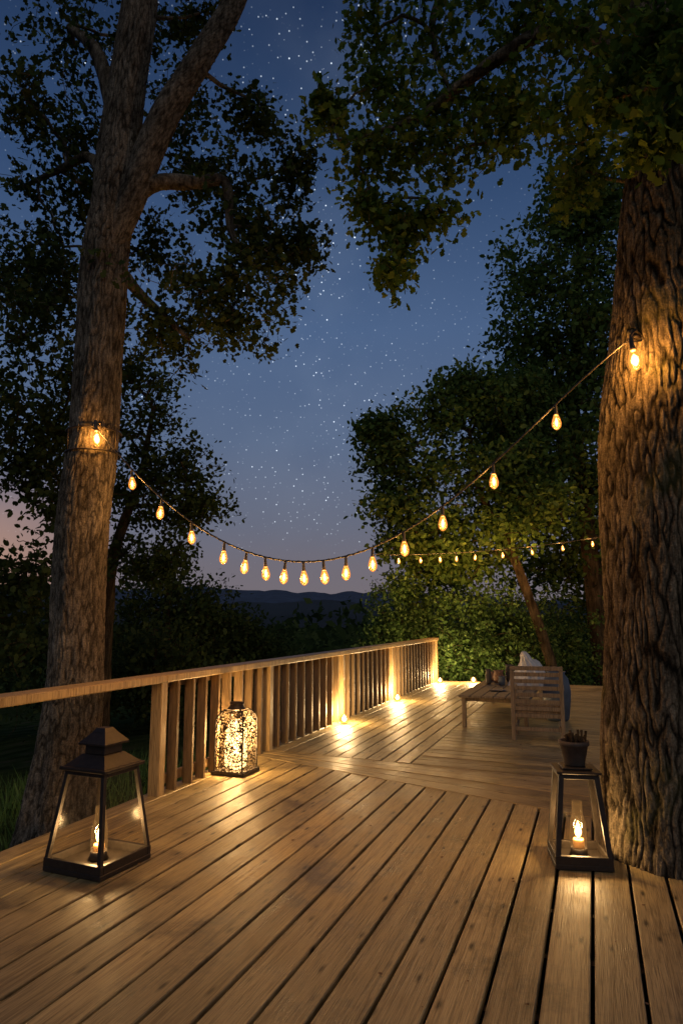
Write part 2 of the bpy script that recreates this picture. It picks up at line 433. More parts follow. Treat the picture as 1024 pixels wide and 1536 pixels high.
L=lambda a,f: l1(a)*(1-f)+l2(a)*f
for k in range(nw):
    f0=k/nw; f1=(k+1)/nw
    board((EDGE,L(EDGE,f0)),(EDGE,L(EDGE,f1)),(0.2,L(0.2,f0)),(0.2,L(0.2,f1)),[],0.004)
nw=8
for k in range(nw):
    f0=k/nw; f1=(k+1)/nw
    board((0.212,L(0.212,f0)),(0.212,L(0.212,f1)),(AR,L(AR,f0)),(AR,L(AR,f1)),[],0.005)
SP=-1.85
a=EDGE
w=(SP-EDGE)/11
while a<SP-0.05:
    board((a,6),(a+w,6),(a,BF),(a+w,BF),[(-0.09,-1,-(7.32-0.09*3.68)-0.006)])
    a+=w
b=6.2
while b<18:
    board((SP+0.006,b+0.0),(SP+0.006,b+0.2),(AR,b-0.09*(AR-SP)),(AR,b+0.2-0.09*(AR-SP)),[(0,1,BF),(-0.09,-1,-(7.32-0.09*3.68)-0.006)])
    b+=0.2
me=bpy.data.meshes.new('deck'); me.from_pydata(DV,[],DF); me.update()
at=me.attributes.new('bco','FLOAT_VECTOR','POINT'); at.data.foreach_set('vector',np.array(DA,dtype=np.float32).ravel())
deck=obj('deck',me,M_DECK,rot=ROT); struct(deck)
mb=MB()
mb.box((EDGE-0.02,6.9,-0.16),(0.04,18.9,0.24))
mb.box(((EDGE+AR)/2,BF+0.02,-0.16),(AR-EDGE,0.04,0.24))
for i in range(36):
    mb.box(((EDGE+AR)/2,-2.2+i*0.52,-0.13),(AR-EDGE-0.04,0.045,0.18))
df=obj('deck_frame',mb.mesh('deck_frame'),simple('dark_joist_wood',(0.02,0.014,0.009),.8),rot=ROT); struct(df)

# ------------------------------------------------------------------ railing
rail=obj('wooden_railing',None,rot=ROT); top(rail,'warm brown wooden deck railing with flat cap and vertical slats','railing')
RA=EDGE+0.10
mb=MB(); 
for (b0,b1) in ((-0.6,5.18),(5.18,9.75),(9.75,BF-0.02)):
    mb.box((RA,(b0+b1)/2,1.0-0.032),(0.19,b1-b0-0.003,0.064),0.008)
obj('handrail',mb.mesh('handrail'),M_RAIL,rail)
mb=MB()
mb.box((RA-0.045,(5.18+BF)/2,0.915),(0.035,BF-5.18-0.1,0.085),0.003)
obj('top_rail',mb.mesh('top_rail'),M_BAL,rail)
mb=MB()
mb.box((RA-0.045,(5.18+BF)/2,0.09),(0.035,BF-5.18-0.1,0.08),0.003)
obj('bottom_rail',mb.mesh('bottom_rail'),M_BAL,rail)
posts=[1.0,5.18,7.3,9.75,12.4,BF-0.1]
mb=MB(); mb.box((0,0,0.355),(0.11,0.09,1.18),0.006); pm=mb.mesh('post')
for pb in posts: obj('post',pm,M_RAIL,rail,(RA+0.02,pb,0))
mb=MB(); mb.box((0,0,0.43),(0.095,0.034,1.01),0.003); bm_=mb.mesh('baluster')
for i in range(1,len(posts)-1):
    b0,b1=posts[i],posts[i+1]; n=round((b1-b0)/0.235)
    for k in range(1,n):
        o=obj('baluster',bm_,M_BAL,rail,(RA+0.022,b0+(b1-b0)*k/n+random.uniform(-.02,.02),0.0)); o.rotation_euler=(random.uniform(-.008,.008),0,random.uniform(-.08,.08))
# ------------------------------------------------------------------ right tree
def tree(name,label,cat='tree'):
    t=obj(name,None); top(t,label,cat); return t
rt=tree('oak_tree','thick furrowed oak trunk rising through the deck boards')
mb=MB()
rp=[(2.12,4.64,-0.7),(2.12,4.64,0.0),(2.12,4.64,0.8),(2.16,4.64,1.9),(2.24,4.64,3.0),(2.46,4.66,4.6),(2.7,4.8,6.2),(3.0,5.0,8.0)]
rr=[0.42,0.40,0.37,0.355,0.35,0.33,0.28,0.2]
PR,RR=trunk_detail(mb,rp,rr,700,380,0.018,23,flare=0.10,zs=0.15,seed=3,fl_h=0.35,base_z=0,warp=.4)
skel=[(p[0],p[1],p[2],r*0.6) for p,r in zip(PR,RR) if p[2]>4.9][::12]
def limb(mb,pts,rad,m=24,amp=0.008,freq=20,n=24,seed=0):
    P,R=trunk_detail(mb,pts,rad,m,n,amp,freq,zs=0.3,seed=seed,lump=0.08)
    return [(p[0],p[1],p[2],r*0.8) for p,r in zip(P,R)][1:]
skel+=limb(mb,[(2.55,4.7,5.3),(2.1,4.9,6.1),(1.7,5.0,6.3),(1.07,5.2,6.02),(0.7,5.3,5.78),(0.3,5.4,5.68),(-0.07,5.4,5.6)],[0.12,0.085,0.065,0.05,0.038,0.026,0.012],60,0.004,24,12)
skel+=limb(mb,[(2.6,4.75,5.9),(2.0,5.2,7.2),(1.3,5.5,7.6),(0.85,5.6,7.0),(0.98,5.4,6.0)],[0.11,0.08,0.06,0.035,0.015],50,0.004,24,12)
skel+=limb(mb,[(2.45,4.5,4.9),(2.3,4.1,5.4),(2.0,3.8,5.3)],[0.09,0.05,0.02],20,0.004,24,10)
Rb=[(.16,5.4,5.49,.33,.2),(.63,5.4,5.49,.36,.26),(1.07,5.3,5.47,.36,.27),(.44,5.4,4.40,.15,.18),(.78,5.4,4.88,.22,.12),(.27,5.4,4.98,.2,.18),(.5,5.4,4.75,.13,.2),(-.10,5.5,5.95,.11,.14),(.30,5.6,6.86,.37,.31),(.91,5.6,6.8,.43,.34),(1.48,5.4,6.6,.42,.36),(1.45,5.2,5.58,.3,.28),(1.82,4.6,5.85,.36,.3),(1.96,4.0,4.95,.31,.22),(1.66,4.4,5.1,.29,.19),(1.85,3.6,4.25,.17,.12),(1.61,5.0,6.6,.8,.22),(.8,5.5,5.95,.4,.2),(1.3,5.5,6.1,.35,.2),(2.0,5.2,5.2,.25,.3),(0.35,5.6,6.3,.3,.2),(2.1,4.3,5.5,.3,.3),(1.9,3.7,5.0,.3,.25),(2.05,3.5,4.5,.2,.2),(1.75,3.9,4.7,.16,.12)]
lc=grow(mb,skel,Rb,34,16,0.003,0.035,0.07,1.2,4)
obj('trunk',mb.mesh('trunk',True),M_BARK_R,rt)
leaves('crown',lc,0.072,OAK,M_LEAF,rt)

# ------------------------------------------------------------------ left tree
lt=tree('oak_tree','tall forked oak with grey bark standing outside the deck railing')
mb=MB()
lp=[(-2.36,6.0,-1.2),(-2.34,6.0,-0.3),(-2.31,6.0,0.4),(-2.28,6.0,1.07),(-2.29,6.0,2.2),(-2.235,6.0,3.2),(-2.22,6.0,4.75),(-2.18,6.0,5.3),(-2.15,6.02,6.14),(-2.06,6.1,7.6),(-1.9,6.2,10)]
lr=[0.36,0.31,0.25,0.225,0.225,0.2,0.2,0.21,0.19,0.165,0.1]
PL,RL=trunk_detail(mb,lp,lr,600,200,0.009,30,flare=0.12,zs=0.25,seed=8,fl_h=0.5,base_z=-0.6,lump=0.10)
sk=[(p[0],p[1],p[2],r*0.6) for p,r in zip(PL,RL) if p[2]>5.0][::10]
sk+=limb(mb,[(-2.2,5.98,4.85),(-2.02,5.95,5.35),(-1.72,5.95,6.25),(-1.4,5.95,6.9),(-1.08,6.0,7.6),(-0.8,6.1,8.6),(-0.6,6.2,9.6)],[0.12,0.135,0.13,0.12,0.11,0.085,0.05],150,0.006,30,72,seed=5)
sk+=limb(mb,[(-1.95,5.98,5.5),(-1.75,6.0,5.62),(-1.45,6.1,5.68),(-1.15,6.2,5.75),(-1.1,6.3,5.3),(-0.9,6.3,4.95),(-0.6,6.3,4.9)],[0.085,0.075,0.065,0.05,0.035,0.022,0.012],50,0.004,22,14,seed=2)
sk+=limb(mb,[(-2.1,6.1,4.75),(-1.95,6.3,4.6),(-1.8,6.45,4.5),(-1.5,6.4,4.2)],[0.06,0.045,0.035,0.018],26,0.004,22,10,seed=12)
sk+=limb(mb,[(-2.25,6.05,5.6),(-2.55,6.3,6.1),(-2.95,6.5,6.1),(-3.5,6.7,6.0)],[0.07,0.05,0.035,0.015],40,0.004,22,14,seed=14)
sk+=limb(mb,[(-2.2,6.05,6.3),(-2.5,6.2,7.2),(-2.9,6.4,7.7)],[0.09,0.07,0.03],30,0.004,22,12,seed=15)
Lb=[(-1.39,6.3,4.64,.78,.45),(-.66,6.2,4.93,.38,.33),(-.95,6.3,4.33,.4,.2),(-1.75,6.5,4.31,.40,.30),(-1.12,6.5,5.84,.48,.35),(-.49,6.3,6.0,.22,.25),(-.9,6.4,5.4,.4,.3),(-3.12,6.5,5.76,.62,.62),(-3.08,6.0,6.50,.39,.45),(-2.88,6.5,7.56,.50,.36),(-3.51,7.0,5.06,.36,.44),(-2.96,7.0,6.91,.30,.46),(-1.76,7.0,7.17,.38,.46),(-.93,6.5,6.7,.28,.2),(-2.07,7.0,5.45,.36,.36),(-2.42,7.0,8.29,.70,.39),(-1.53,6.5,7.97,.4,.29),(-0.42,6.2,5.1,.2,.2),(-3.0,6.6,4.6,.4,.3),(-1.6,6.8,6.3,.35,.3),(-2.9,6.6,5.1,.4,.3),(-2.75,6.9,6.0,.3,.3),(-1.2,6.3,4.7,.5,.3)]
lc=grow(mb,sk,Lb,40,17,0.003,0.04,0.08,1.2,4)
obj('trunk',mb.mesh('trunk',True),M_BARK_L,lt)
leaves('crown',lc,0.072,OAK,M_LEAF2,lt)

# ------------------------------------------------------------------ background trees
def bgtree(label,trunk_pts,trunk_r,blobs,per,nleaf,size,spread,mat,limb_r=0.08,name='broadleaf_tree',templ=MID,extra=None):
    t=tree(name,label); mb=MB()
    P,R=trunk_detail(mb,trunk_pts,trunk_r,60,20,0.02,6,zs=.3,seed=random.random()*10,lump=.08)
    sk=[(p[0],p[1],p[2],r) for p,r in zip(P,R)][12::3]
    for e in (extra or []): sk+=limb(mb,*e,m=24,amp=.01,freq=8,n=12)
    lc=grow(mb,sk,blobs,per,nleaf,limb_r*0.12,limb_r,spread,1.3,3)
    obj('trunk',mb.mesh('trunk',True),M_BARK_F,t); leaves('crown',lc,size,templ,mat,t); return t
bgtree('large dark leafy tree standing on the slope beyond railing',[(-6.1,10.9,-1.4),(-6.1,10.8,1.5),(-5.9,10.6,4),(-5.6,10.4,7)],[.2,.16,.12,.06],
   [(-4.86,10,5.82,.82,.72),(-4.87,10,4.54,.81,.75),(-5.14,10,6.92,.63,.52),(-5.6,10,5.2,.8,.8),(-5.9,10.5,3.9,.5,.4),(-4.0,10,5.1,.4,.35),(-5.1,10.2,1.9,.6,.35),(-4.5,9.8,2.1,.5,.45),(-4.9,10,1.2,.7,.5),(-4.3,9.8,4.2,.4,.5),(-4.7,10,3.7,.5,.35),(-4.15,9.9,3.2,.35,.6)],48,18,.10,.15,M_LEAF2,.05)
bgtree('leafy tree with branching dark trunk beyond the railing',[(-4.5,13.2,-1.9),(-4.45,13.1,1),(-4.35,13,2.6),(-3.9,13,4.2),(-3.7,13,5.6)],[.16,.13,.11,.07,.03],
   [(-3.72,13,5.73,.6,.6),(-3.93,13,4.65,.9,.6),(-3.01,13,4.35,.6,.5),(-3.49,13,3.46,.95,.45),(-3.97,13,2.57,.75,.5),(-2.7,13,3.6,.5,.35),(-4.2,13,6.3,.6,.5),(-4.8,13,5.2,.6,.6),(-3.3,12.8,2.5,.5,.35),(-4.6,12.8,3.8,.5,.4),(-3.5,12.7,4.0,.7,.5)],50,19,.10,.15,M_LEAF2)
bgtree('tall dark tree towering behind the dining end of deck',[(7.5,20,-0.6),(7.45,20,.5),(7.24,20,4.3),(7.0,20,7),(7.2,20,10),(7.6,20,14)],[.3,.26,.24,.22,.14,.06],
   [(7.6,20,15.3,1.0,1.0),(7.4,20,14,1.2,1.2),(8.12,20,12.3,1.7,1.5),(6.1,20,11.7,1.1,1.2),(5.7,20,9.3,1.2,1.1),(7.3,20,8.85,1.7,1.5),(7.2,19.4,10.5,1.2,1.2),(6.77,19.5,6.5,1.6,1.2),(5.3,20,7,1.0,1.0),(8.2,20.5,5.3,1.2,1.3),(5.8,20,4.6,1.3,1.0),(6.69,21.5,3.0,1.5,1.0),(8.6,20,9.5,1.2,2.2),(8.7,20,14.5,1.2,1.8),(8.6,21.5,2.6,1.3,1.3),(6.4,19.6,8.0,1.1,1.0),(7.6,20.6,3.8,1.2,1.0),(6.2,20.5,5.8,1.2,.9)],82,26,.17,.3,M_LEAF3,.12)
bgtree('spreading green tree with leaning trunk behind the deck',[(5.55,18.2,-0.6),(5.4,18.1,.4),(4.8,18,2.3),(4.3,18,3.6),(3.6,17.8,5.0),(3.4,17.7,6.5)],[.17,.13,.12,.10,.08,.04],
   [(2.44,17.8,6.84,1.1,.65),(1.19,17.8,5.74,.6,.6),(2.41,17.8,5.3,1.1,.75),(1.45,17.8,4.4,.7,.5),(3.07,17.8,3.9,1.1,.6),(3.86,17.8,7,.7,.8),(1.8,17.8,3.4,.6,.4),(4.08,17.7,5.14,1.0,.95),(1.0,17.8,6.4,.35,.35),(3.3,18,7.7,.6,.4),(4.5,17.9,4.0,.7,.7),(4.9,18.2,6.3,.7,.8),(2.4,18.1,3.0,.7,.5),(5.3,18,5.0,.7,.8),(3.4,18.3,3.0,.8,.5),(5.0,18.2,7.6,.6,.6)],72,24,.15,.24,M_LEAF3,.09)
for (x,y,z,rx,rz) in [(-7.18,18,1.4,1.9,1.1),(-5.08,20,2.4,1.3,1.1),(-4.3,21,2.0,1.1,.9),(-2.9,28,.4,1.2,.8),(-4.3,16,.75,1.1,.8),(-2.79,19,-.2,1.2,.7),(-9.5,19,1.9,1.8,1.0),(-1.2,32,-1.3,1.4,.8),(-0.4,25,-1.9,1.4,.7),(-3.3,23,1.0,.9,.8)]:
    g0=gz(x,y)
    bgtree('low dark tree growing on the wooded slope',[(x+.2,y,g0-.2),(x+.1,y,(g0+z)/2),(x,y,z)],[.14,.1,.05],
       [(x,y,z,rx*.7,rz*.8),(x-rx*.6,y,z-rz*.7,rx*.6,rz*.6),(x+rx*.6,y+.2,z-rz*.8,rx*.6,rz*.6),(x,y,z-rz*1.6,rx*1.0,rz*.8)],50,20,.14,.26,M_LEAF2,.06)['group']='low trees on the slope'
n=36000
az=rng.uniform(-0.75,0.5,n); D=rng.uniform(42,420,n); x=az*D
cl=np.array([noise.noise(Vector((xx*.05,yy*.05,1.0))) for xx,yy in zip(x,D)])
gzv=np.array([gz(xx,yy) for xx,yy in zip(x,D)])
top_=np.clip(2.6+4.5*cl+(D/420)*11,.8,None)
z=gzv+top_*np.sqrt(rng.uniform(0.05,1,n))
wl=leaves('woodland',np.stack([x,D,z],1),.35+.008*D,RH,M_LEAF2,None); struct(wl,'stuff')

def shrub(label,blobs,name='green_shrub',nl=2600,size=.095,mat=M_SHRUB):
    t=tree(name,label,'shrub'); mb=MB(); x0=np.mean([b[0] for b in blobs]); y0=np.mean([b[1] for b in blobs])
    g0=gz(x0,y0); sk=[(x0,y0,g0,.05),(x0+.05,y0,g0+.4,.045)]
    mb.tube([(x0,y0,g0-.1),(x0+.05,y0,g0+.4)],[.06,.05],6)
    lc=grow(mb,sk,blobs,nl//22,22,.006,.04,.14,1.1,3)
    obj('stem',mb.mesh('stem',True),M_BARK_F,t); leaves('foliage',lc,size,MID,mat,t,0.0); 
shrub('bushy green shrub lit by the lanterns beyond the railing',[(1.54,18,2.0,.7,.65),(1.25,18.3,1.06,.6,.5),(1.9,18.1,.9,.6,.6),(0.9,18.6,.3,.6,.5)])
shrub('dense green shrub glowing in lamplight behind the deck',[(2.65,18.5,1.8,.95,.85),(2.5,17.9,.74,.95,.6),(3.0,18.3,.3,.8,.5)],nl=3200)
shrub('rounded green shrub beside the deck end',[(3.82,19,1.6,1.0,.9),(3.9,18.4,.5,.9,.7)],nl=3200)
shrub('shadowy green shrub near the leaning trunk',[(4.9,19.3,1.24,.9,1.0),(4.8,18.9,.2,.8,.6)],nl=2800,mat=M_LEAF3)
shrub('dark undergrowth shrub behind the dining chair',[(6.4,20.3,1.0,1.1,1.0),(7.9,20.8,.8,1.1,1.0),(6.4,19.6,.1,.9,.5)],nl=3000,mat=M_LEAF3)
gr=[];
for i in range(16000):
    if i%3: b=random.uniform(16.4,19.5); a=random.uniform(-4,4); 
    else: a=random.uniform(-7.5,-3.8); b=random.uniform(2,9)
    x,y=W(a,b); gr.append((x,y,gz(x,y)-.02))
gr=np.array(gr); n=len(gr)
h=rng.uniform(.10,.38,n); lean=rng.normal(size=(n,2))*.08; wd=rng.normal(size=(n,2))*.006
V=np.zeros((n,3,3)); V[:,0]=gr; V[:,1]=gr; V[:,2]=gr; V[:,0,:2]-=wd; V[:,1,:2]+=wd; V[:,2,:2]+=lean; V[:,2,2]+=h
me=bpy.data.meshes.new('grass'); me.vertices.add(n*3); me.vertices.foreach_set('co',V.ravel()); me.loops.add(n*3); me.loops.foreach_set('vertex_index',np.arange(n*3,dtype=np.int32)); me.polygons.add(n); me.polygons.foreach_set('loop_start',np.arange(0,n*3,3,dtype=np.int32)); me.update(calc_edges=True)
go=obj('grass',me,M_SHRUB); struct(go,'stuff')

# ------------------------------------------------------------------ bulbs and strings
def bulb_mesh(sc,thick=1.0):
    mb=MB(); mb.lathe([(.009*sc,0),(.014*sc,-.012*sc),(.026*sc,-.045*sc),(.033*sc,-.075*sc),(.030*sc,-.1*sc),(.016*sc,-.118*sc),(.003*sc,-.125*sc)],16); g=mb.mesh('bulb',True)
    mb=MB(); mb.lathe([(.005*sc,.058*sc),(.010*sc,.053*sc),(.0125*sc,.0),(.0145*sc,-.004*sc),(.0145*sc,-.018*sc),(.010*sc,-.02*sc)],12); s=mb.mesh('socket',True)
    mb=MB(); mb.lathe([(.002*sc,-.036*sc),(.007*sc*thick,-.05*sc),(.0105*sc*thick,-.074*sc),(.007*sc*thick,-.092*sc),(.002*sc,-.102*sc)],10); f=mb.mesh('filament',True)
    return g,s,f
BM=bulb_mesh(0.95,1.1); BMS=bulb_mesh(1.2,1.5); BMF=bulb_mesh(1.3,1.8)
def bulb(parent,loc,bm,power,name='bulb',col=(1.0,.62,.27)):
    b=obj(name,bm[0],M_BULB,parent,loc); b.rotation_euler=(random.uniform(-.12,.12),random.uniform(-.12,.12),0)
    obj('socket',bm[1],M_BLACK,b); obj('filament',bm[2],M_FIL,b)
    plight('bulb_light',(0,0,-.07),power,b,0.03,col); return b
s1=obj('string_lights',None); top(s1,'string of glowing amber bulbs sagging between two oak trees','string lights')
tz=np.array([0,.09,.162,.232,.3026,.348,.4545,.536,.644,.71,.794,.894,1.0]); zz=np.array([3.10,2.74,2.44,2.24,2.07,1.99,1.925,1.925,2.08,2.24,2.56,2.89,3.27])
pf=np.polyfit(tz,zz,5)
def S1(t): return (-2.11+3.96*t,5.74-1.49*t,float(np.polyval(pf,t)))
mb=MB()
mb.tube([(-2.2,5.82,3.14)]+[S1(t) for t in np.linspace(0,1,80)]+[(2.02,4.38,3.34)],0.0065,6)
pts=[]
for i,t in enumerate(np.linspace(0,1,260)):
    p=S1(t); pts.append((p[0],p[1]+.007*math.cos(i*1.3),p[2]+.007*math.sin(i*1.3)))
mb.tube(pts,0.004,4)
obj('cable',mb.mesh('cable',True),M_BLACK,s1)
for t in (.0905,.162,.232,.3026,.348,.388,.426,.4625,.5004,.541,.5886,.644,.710,.794,.894):
    p=S1(t); bulb(s1,(p[0],p[1],p[2]-.057),BM,19)
tl=obj('trunk_lamp',None); top(tl,'amber bulb lamp strapped to the grey oak trunk','lamp')
mb=MB()
for zz_ in (3.14,2.94):
    mb.tube([(-2.235+.235*math.cos(t),6.0+.235*math.sin(t),zz_) for t in np.linspace(0,2*math.pi,40)],.009,6,False)
mb.beam((-2.10,5.8,3.14),(-2.07,5.66,3.14),.014); mb.beam((-2.40,5.83,3.14),(-2.40,5.83,2.94),.012); mb.beam((-2.0,5.9,3.14),(-2.0,5.9,2.94),.012)
obj('strap',mb.mesh('strap',True),M_METAL,tl)
bulb(tl,(-2.11,5.70,3.10),BMF,55,col=(1.0,.57,.22))
tr=obj('trunk_lamp',None); top(tr,'amber bulb lamp hanging against the furrowed oak trunk','lamp')
mb=MB(); mb.tube([(2.05,4.42,3.38),(1.95,4.3,3.38),(1.9,4.27,3.33),(1.9,4.27,3.27)],.008,6); mb.lathe([(.02,0),(.035,.01),(.02,.03)],10,(1.97,4.36,3.34))
obj('bracket',mb.mesh('bracket',True),M_METAL,tr)
bulb(tr,(1.89,4.23,3.23),BMF,120,col=(1.0,.58,.23))
s2=obj('string_lights',None); top(s2,'far string of small warm bulbs between the garden trees','string lights')
def S2(t): return (.75+5.9*t,15.9+1.4*t,2.92+.60*t-.12*4*t*(1-t))
mb=MB(); mb.tube([(1.4,18,3.2)]+[S2(t) for t in np.linspace(0,1,50)]+[(7.1,19.8,3.9)],.009,5); obj('cable',mb.mesh('cable',True),M_BLACK,s2)
for t in (.10,.19,.27,.34,.42,.54,.67,.81,.95):
    p=S2(t); bulb(s2,(p[0],p[1],p[2]-.07),BMS,120)

# ------------------------------------------------------------------ lanterns
def flame_candle(parent,z0,hc,rc,power,holder=True):
    mb=MB(); mb.lathe([(rc,0),(rc,hc*.95),(rc*.9,hc),(rc*.2,hc*.97)],20,(0,0,z0)); c=obj('candle',mb.mesh('candle',True),M_WAX,parent)
    mb=MB(); mb.lathe([(.002,0),(.015,.014),(.021,.034),(.014,.060),(.001,.10)],12,(0,0,z0+hc+.006)); obj('flame',mb.mesh('flame',True),M_FLAME,c)
    plight('candle_light',(0,0,z0+hc+.045),power,c,.035)
    if holder:
        mb=MB(); h=hc+.22
        n=24; vs=[];fs=[]
        prof=[(rc*1.35,.004),(rc*1.5,h*.3),(rc*1.45,h*.55),(rc*0.95,h*.8),(rc*.9,h)]
        for r,zz in prof:
            for j in range(n): vs.append((r*math.cos(2*math.pi*j/n),r*math.sin(2*math.pi*j/n),z0+zz))
        for i in range(4):
            for j in range(n): fs.append((i*n+j,i*n+(j+1)%n,(i+1)*n+(j+1)%n,(i+1)*n+j))
        mb.add(vs,fs); obj('glass_chimney',mb.mesh('glass_chimney',True),M_CHIM,parent)
        mb=MB(); mb.lathe([(rc*1.6,0),(rc*1.7,.01),(rc*1.5,.025),(rc*1.45,.05),(rc*1.3,.05)],20,(0,0,z0-.002)); obj('candle_holder',mb.mesh('candle_holder',True),M_METAL,parent)
def lantern(label,loc,rot,hb,ht,H,roof,power,cz,pw=.024):
    L=obj('lantern',None,loc=loc,rot=rot); top(L,label,'lantern')
    mb=MB()
    mb.box((0,0,.018),(hb*2,hb*2,.03),.004)
    for sx,sy,dx,dy in ((0,1,hb*2,.03),(0,-1,hb*2,.03),(1,0,.03,hb*2-.064),(-1,0,.03,hb*2-.064)):
        mb.box((sx*(hb-.016),sy*(hb-.016),.055),(dx-.004,dy,.05),.003)
    for sx in (-1,1):
        for sy in (-1,1):
            mb.box((sx*(hb-.03),sy*(hb-.03),.0),(.03,.03,.012))
            mb.beam((sx*(hb-.018),sy*(hb-.018),.075),(sx*(ht-.014),sy*(ht-.014),H),pw,pw,(0,1,0))
    for sx,sy,dx,dy in ((0,1,ht*2,.028),(0,-1,ht*2,.028),(1,0,.028,ht*2-.058),(-1,0,.028,ht*2-.058)):
        mb.box((sx*(ht-.014),sy*(ht-.014),H-.004),(dx,dy,.03),.002)
    obj('frame',mb.mesh('frame'),M_METAL,L)
    mb=MB()
    if roof:
        mb.box((0,0,H+.020),(ht*2+.05,ht*2+.05,.020),.004)
        mb.frustum(H+.031,ht+.005,H+.095,.088)
        mb.box((0,0,H+.122),(.155,.155,.054),.003)
        mb.box((0,0,H+.157),(.215,.215,.015),.003)
        mb.frustum(H+.165,.104,H+.222,.050); mb.frustum(H+.2225,.052,H+.246,.034)
    else:
        mb.box((0,0,H+.02),(ht*2+.03,ht*2+.03,.016),.004); 
        mb.box((0,0,H+.036),(ht*1.5,ht*1.5,.014),.004)
    obj('roof',mb.mesh('roof'),M_METAL,L)
    for k in range(4):
        c,s=math.cos(k*math.pi/2),math.sin(k*math.pi/2); R=lambda x,y,z:(x*c-y*s,x*s+y*c,z)
        a0,a1=hb-.024,ht-.02; mb=MB(); mb.add([R(-a0+.01,-a0,.08),R(a0-.01,-a0,.08),R(a1-.01,-a1,H-.02),R(-a1+.01,-a1,H-.02)],[(0,1,2,3)])
        obj('glass_panel',mb.mesh('glass_panel'),M_GLASS,L)
    flame_candle(L,.036,cz,.034,power)
    return L
lantern('large dark metal lantern with pyramid roof and lit candle',(-1.486,4.45,0),math.radians(-24),.222,.155,.565,True,32,.085)
lantern('dark metal lantern with flat top beside the oak trunk',(1.47,4.50,0),math.radians(-8),.168,.118,.53,False,32,.10,.03)
po=obj('flower_pot',None,loc=(1.47,4.5,.573)); top(po,'small dark clay pot with dry twigs on a lantern','pot')
mb=MB(); mb.lathe([(.058,0),(.062,.01),(.085,.12),(.094,.125),(.094,.15),(.08,.15),(.075,.12),(.02,.11)],24); obj('pot',mb.mesh('pot',True),M_POT,po)
mb=MB()
for i in range(22):
    t=random.uniform(0,6.28); r=random.uniform(0,.06); q=(r*math.cos(t),r*math.sin(t),.11); e=(q[0]*1.7,q[1]*1.7,.15+random.uniform(.01,.06)); mb.tube([q,((q[0]+e[0])/2+.01,(q[1]+e[1])/2,.14),e],[.006,.005,.009],5)
obj('dry_twigs',mb.mesh('dry_twigs',True),M_BARK_F,po)
CL=obj('lantern',None,loc=(-1.03,6.95,0),rot=ROT); top(CL,'tall rounded pierced metal lantern glowing brightly on the deck','lantern')
hw=.170; HH=.57
def cage(th,h,k=1.0):
    f=h/HH; pr=1.0 if f<.78 else math.sqrt(max(0,1-((f-.78)/.26)**2)); pr=max(pr,.35)
    c,s=math.cos(th),math.sin(th); r=1/((abs(c)**5+abs(s)**5)**(1/5))
    return (hw*pr*r*c*k,hw*pr*r*s*k,.03+h)
mb=MB(); vs=[];fs=[]; nn_=64; hs=list(np.linspace(0,HH*.985,30))
for h in hs:
    for j in range(nn_): vs.append(cage(2*math.pi*j/nn_,h))
for i in range(len(hs)-1):
    for j in range(nn_): fs.append((i*nn_+j,i*nn_+(j+1)%nn_,(i+1)*nn_+(j+1)%nn_,(i+1)*nn_+j))
mb.add(vs,fs); obj('pierced_shell',mb.mesh('pierced_shell',True),M_PIERCED,CL)
mb=MB()
for h in (0.002,HH*.985): mb.tube([cage(t,h,1.01) for t in np.linspace(0,2*math.pi,49)],.007,5,False)
for k in range(4): mb.tube([cage(math.pi/4+k*math.pi/2,h,1.01) for h in np.linspace(0,HH,20)],.009,6,False)
mb.box((0,0,.018),(hw*2+.01,hw*2+.01,.03),.005); obj('frame',mb.mesh('frame'),M_METAL,CL)
mb=MB(); mb.lathe([(.085,0),(.09,.012),(.07,.03),(.065,.055),(.075,.06),(.07,.07),(.03,.075)],20,(0,0,.03+HH-.005)); obj('lid',mb.mesh('lid',True),M_METAL,CL)
mb=MB(); mb.lathe([(.07,.0),(.105,.03),(.115,.2),(.10,.36),(.06,.44),(.03,.46)],20,(0,0,.04)); obj('glass_jar',mb.mesh('glass_jar',True),M_FROST,CL)
flame_candle(CL,.045,.14,.03,150,False)
plight('upper_glow',(0,0,.40),180,CL,.05)
def jar(loc,power,i):
    J=obj('candle_jar',None,loc=loc); top(J,'small round glass lamp glowing on the deck boards','candle jar','candle jars along the deck edge')
    mb=MB(); n=20
    prof=[(.04,.0),(.06,.02),(.07,.05),(.066,.08),(.045,.11),(.048,.12)]
    mb.lathe([(.04,0),(.045,.006),(.03,.008)],n); vs=[];fs=[]
    for r,zz in prof:
        for j in range(n): vs.append((r*math.cos(2*math.pi*j/n),r*math.sin(2*math.pi*j/n),zz+.002))
    for q in range(len(prof)-1):
        for j in range(n): fs.append((q*n+j,q*n+(j+1)%n,(q+1)*n+(j+1)%n,(q+1)*n+j))
    mb.add(vs,fs); obj('glass',mb.mesh('glass',True),M_JAR,J)
    mb=MB(); mb.lathe([(.03,0),(.031,.02),(.01,.022)],16,(0,0,.01)); c=obj('candle',mb.mesh('candle',True),M_WAX,J)
    mb=MB(); mb.lathe([(.003,0),(.022,.012),(.032,.034),(.020,.060),(.002,.085)],12,(0,0,.033)); obj('flame',mb.mesh('flame',True),M_HOT,c)
    plight('candle_light',(0,0,.17),power,c,.05)
for i,(a,b,p) in enumerate([(-3.38,9.4,75),(-3.36,12.15,105),(-3.34,15.7,120),(-2.65,16.1,60)]):
    x,y=W(a,b); jar((x,y,.001),p,i)

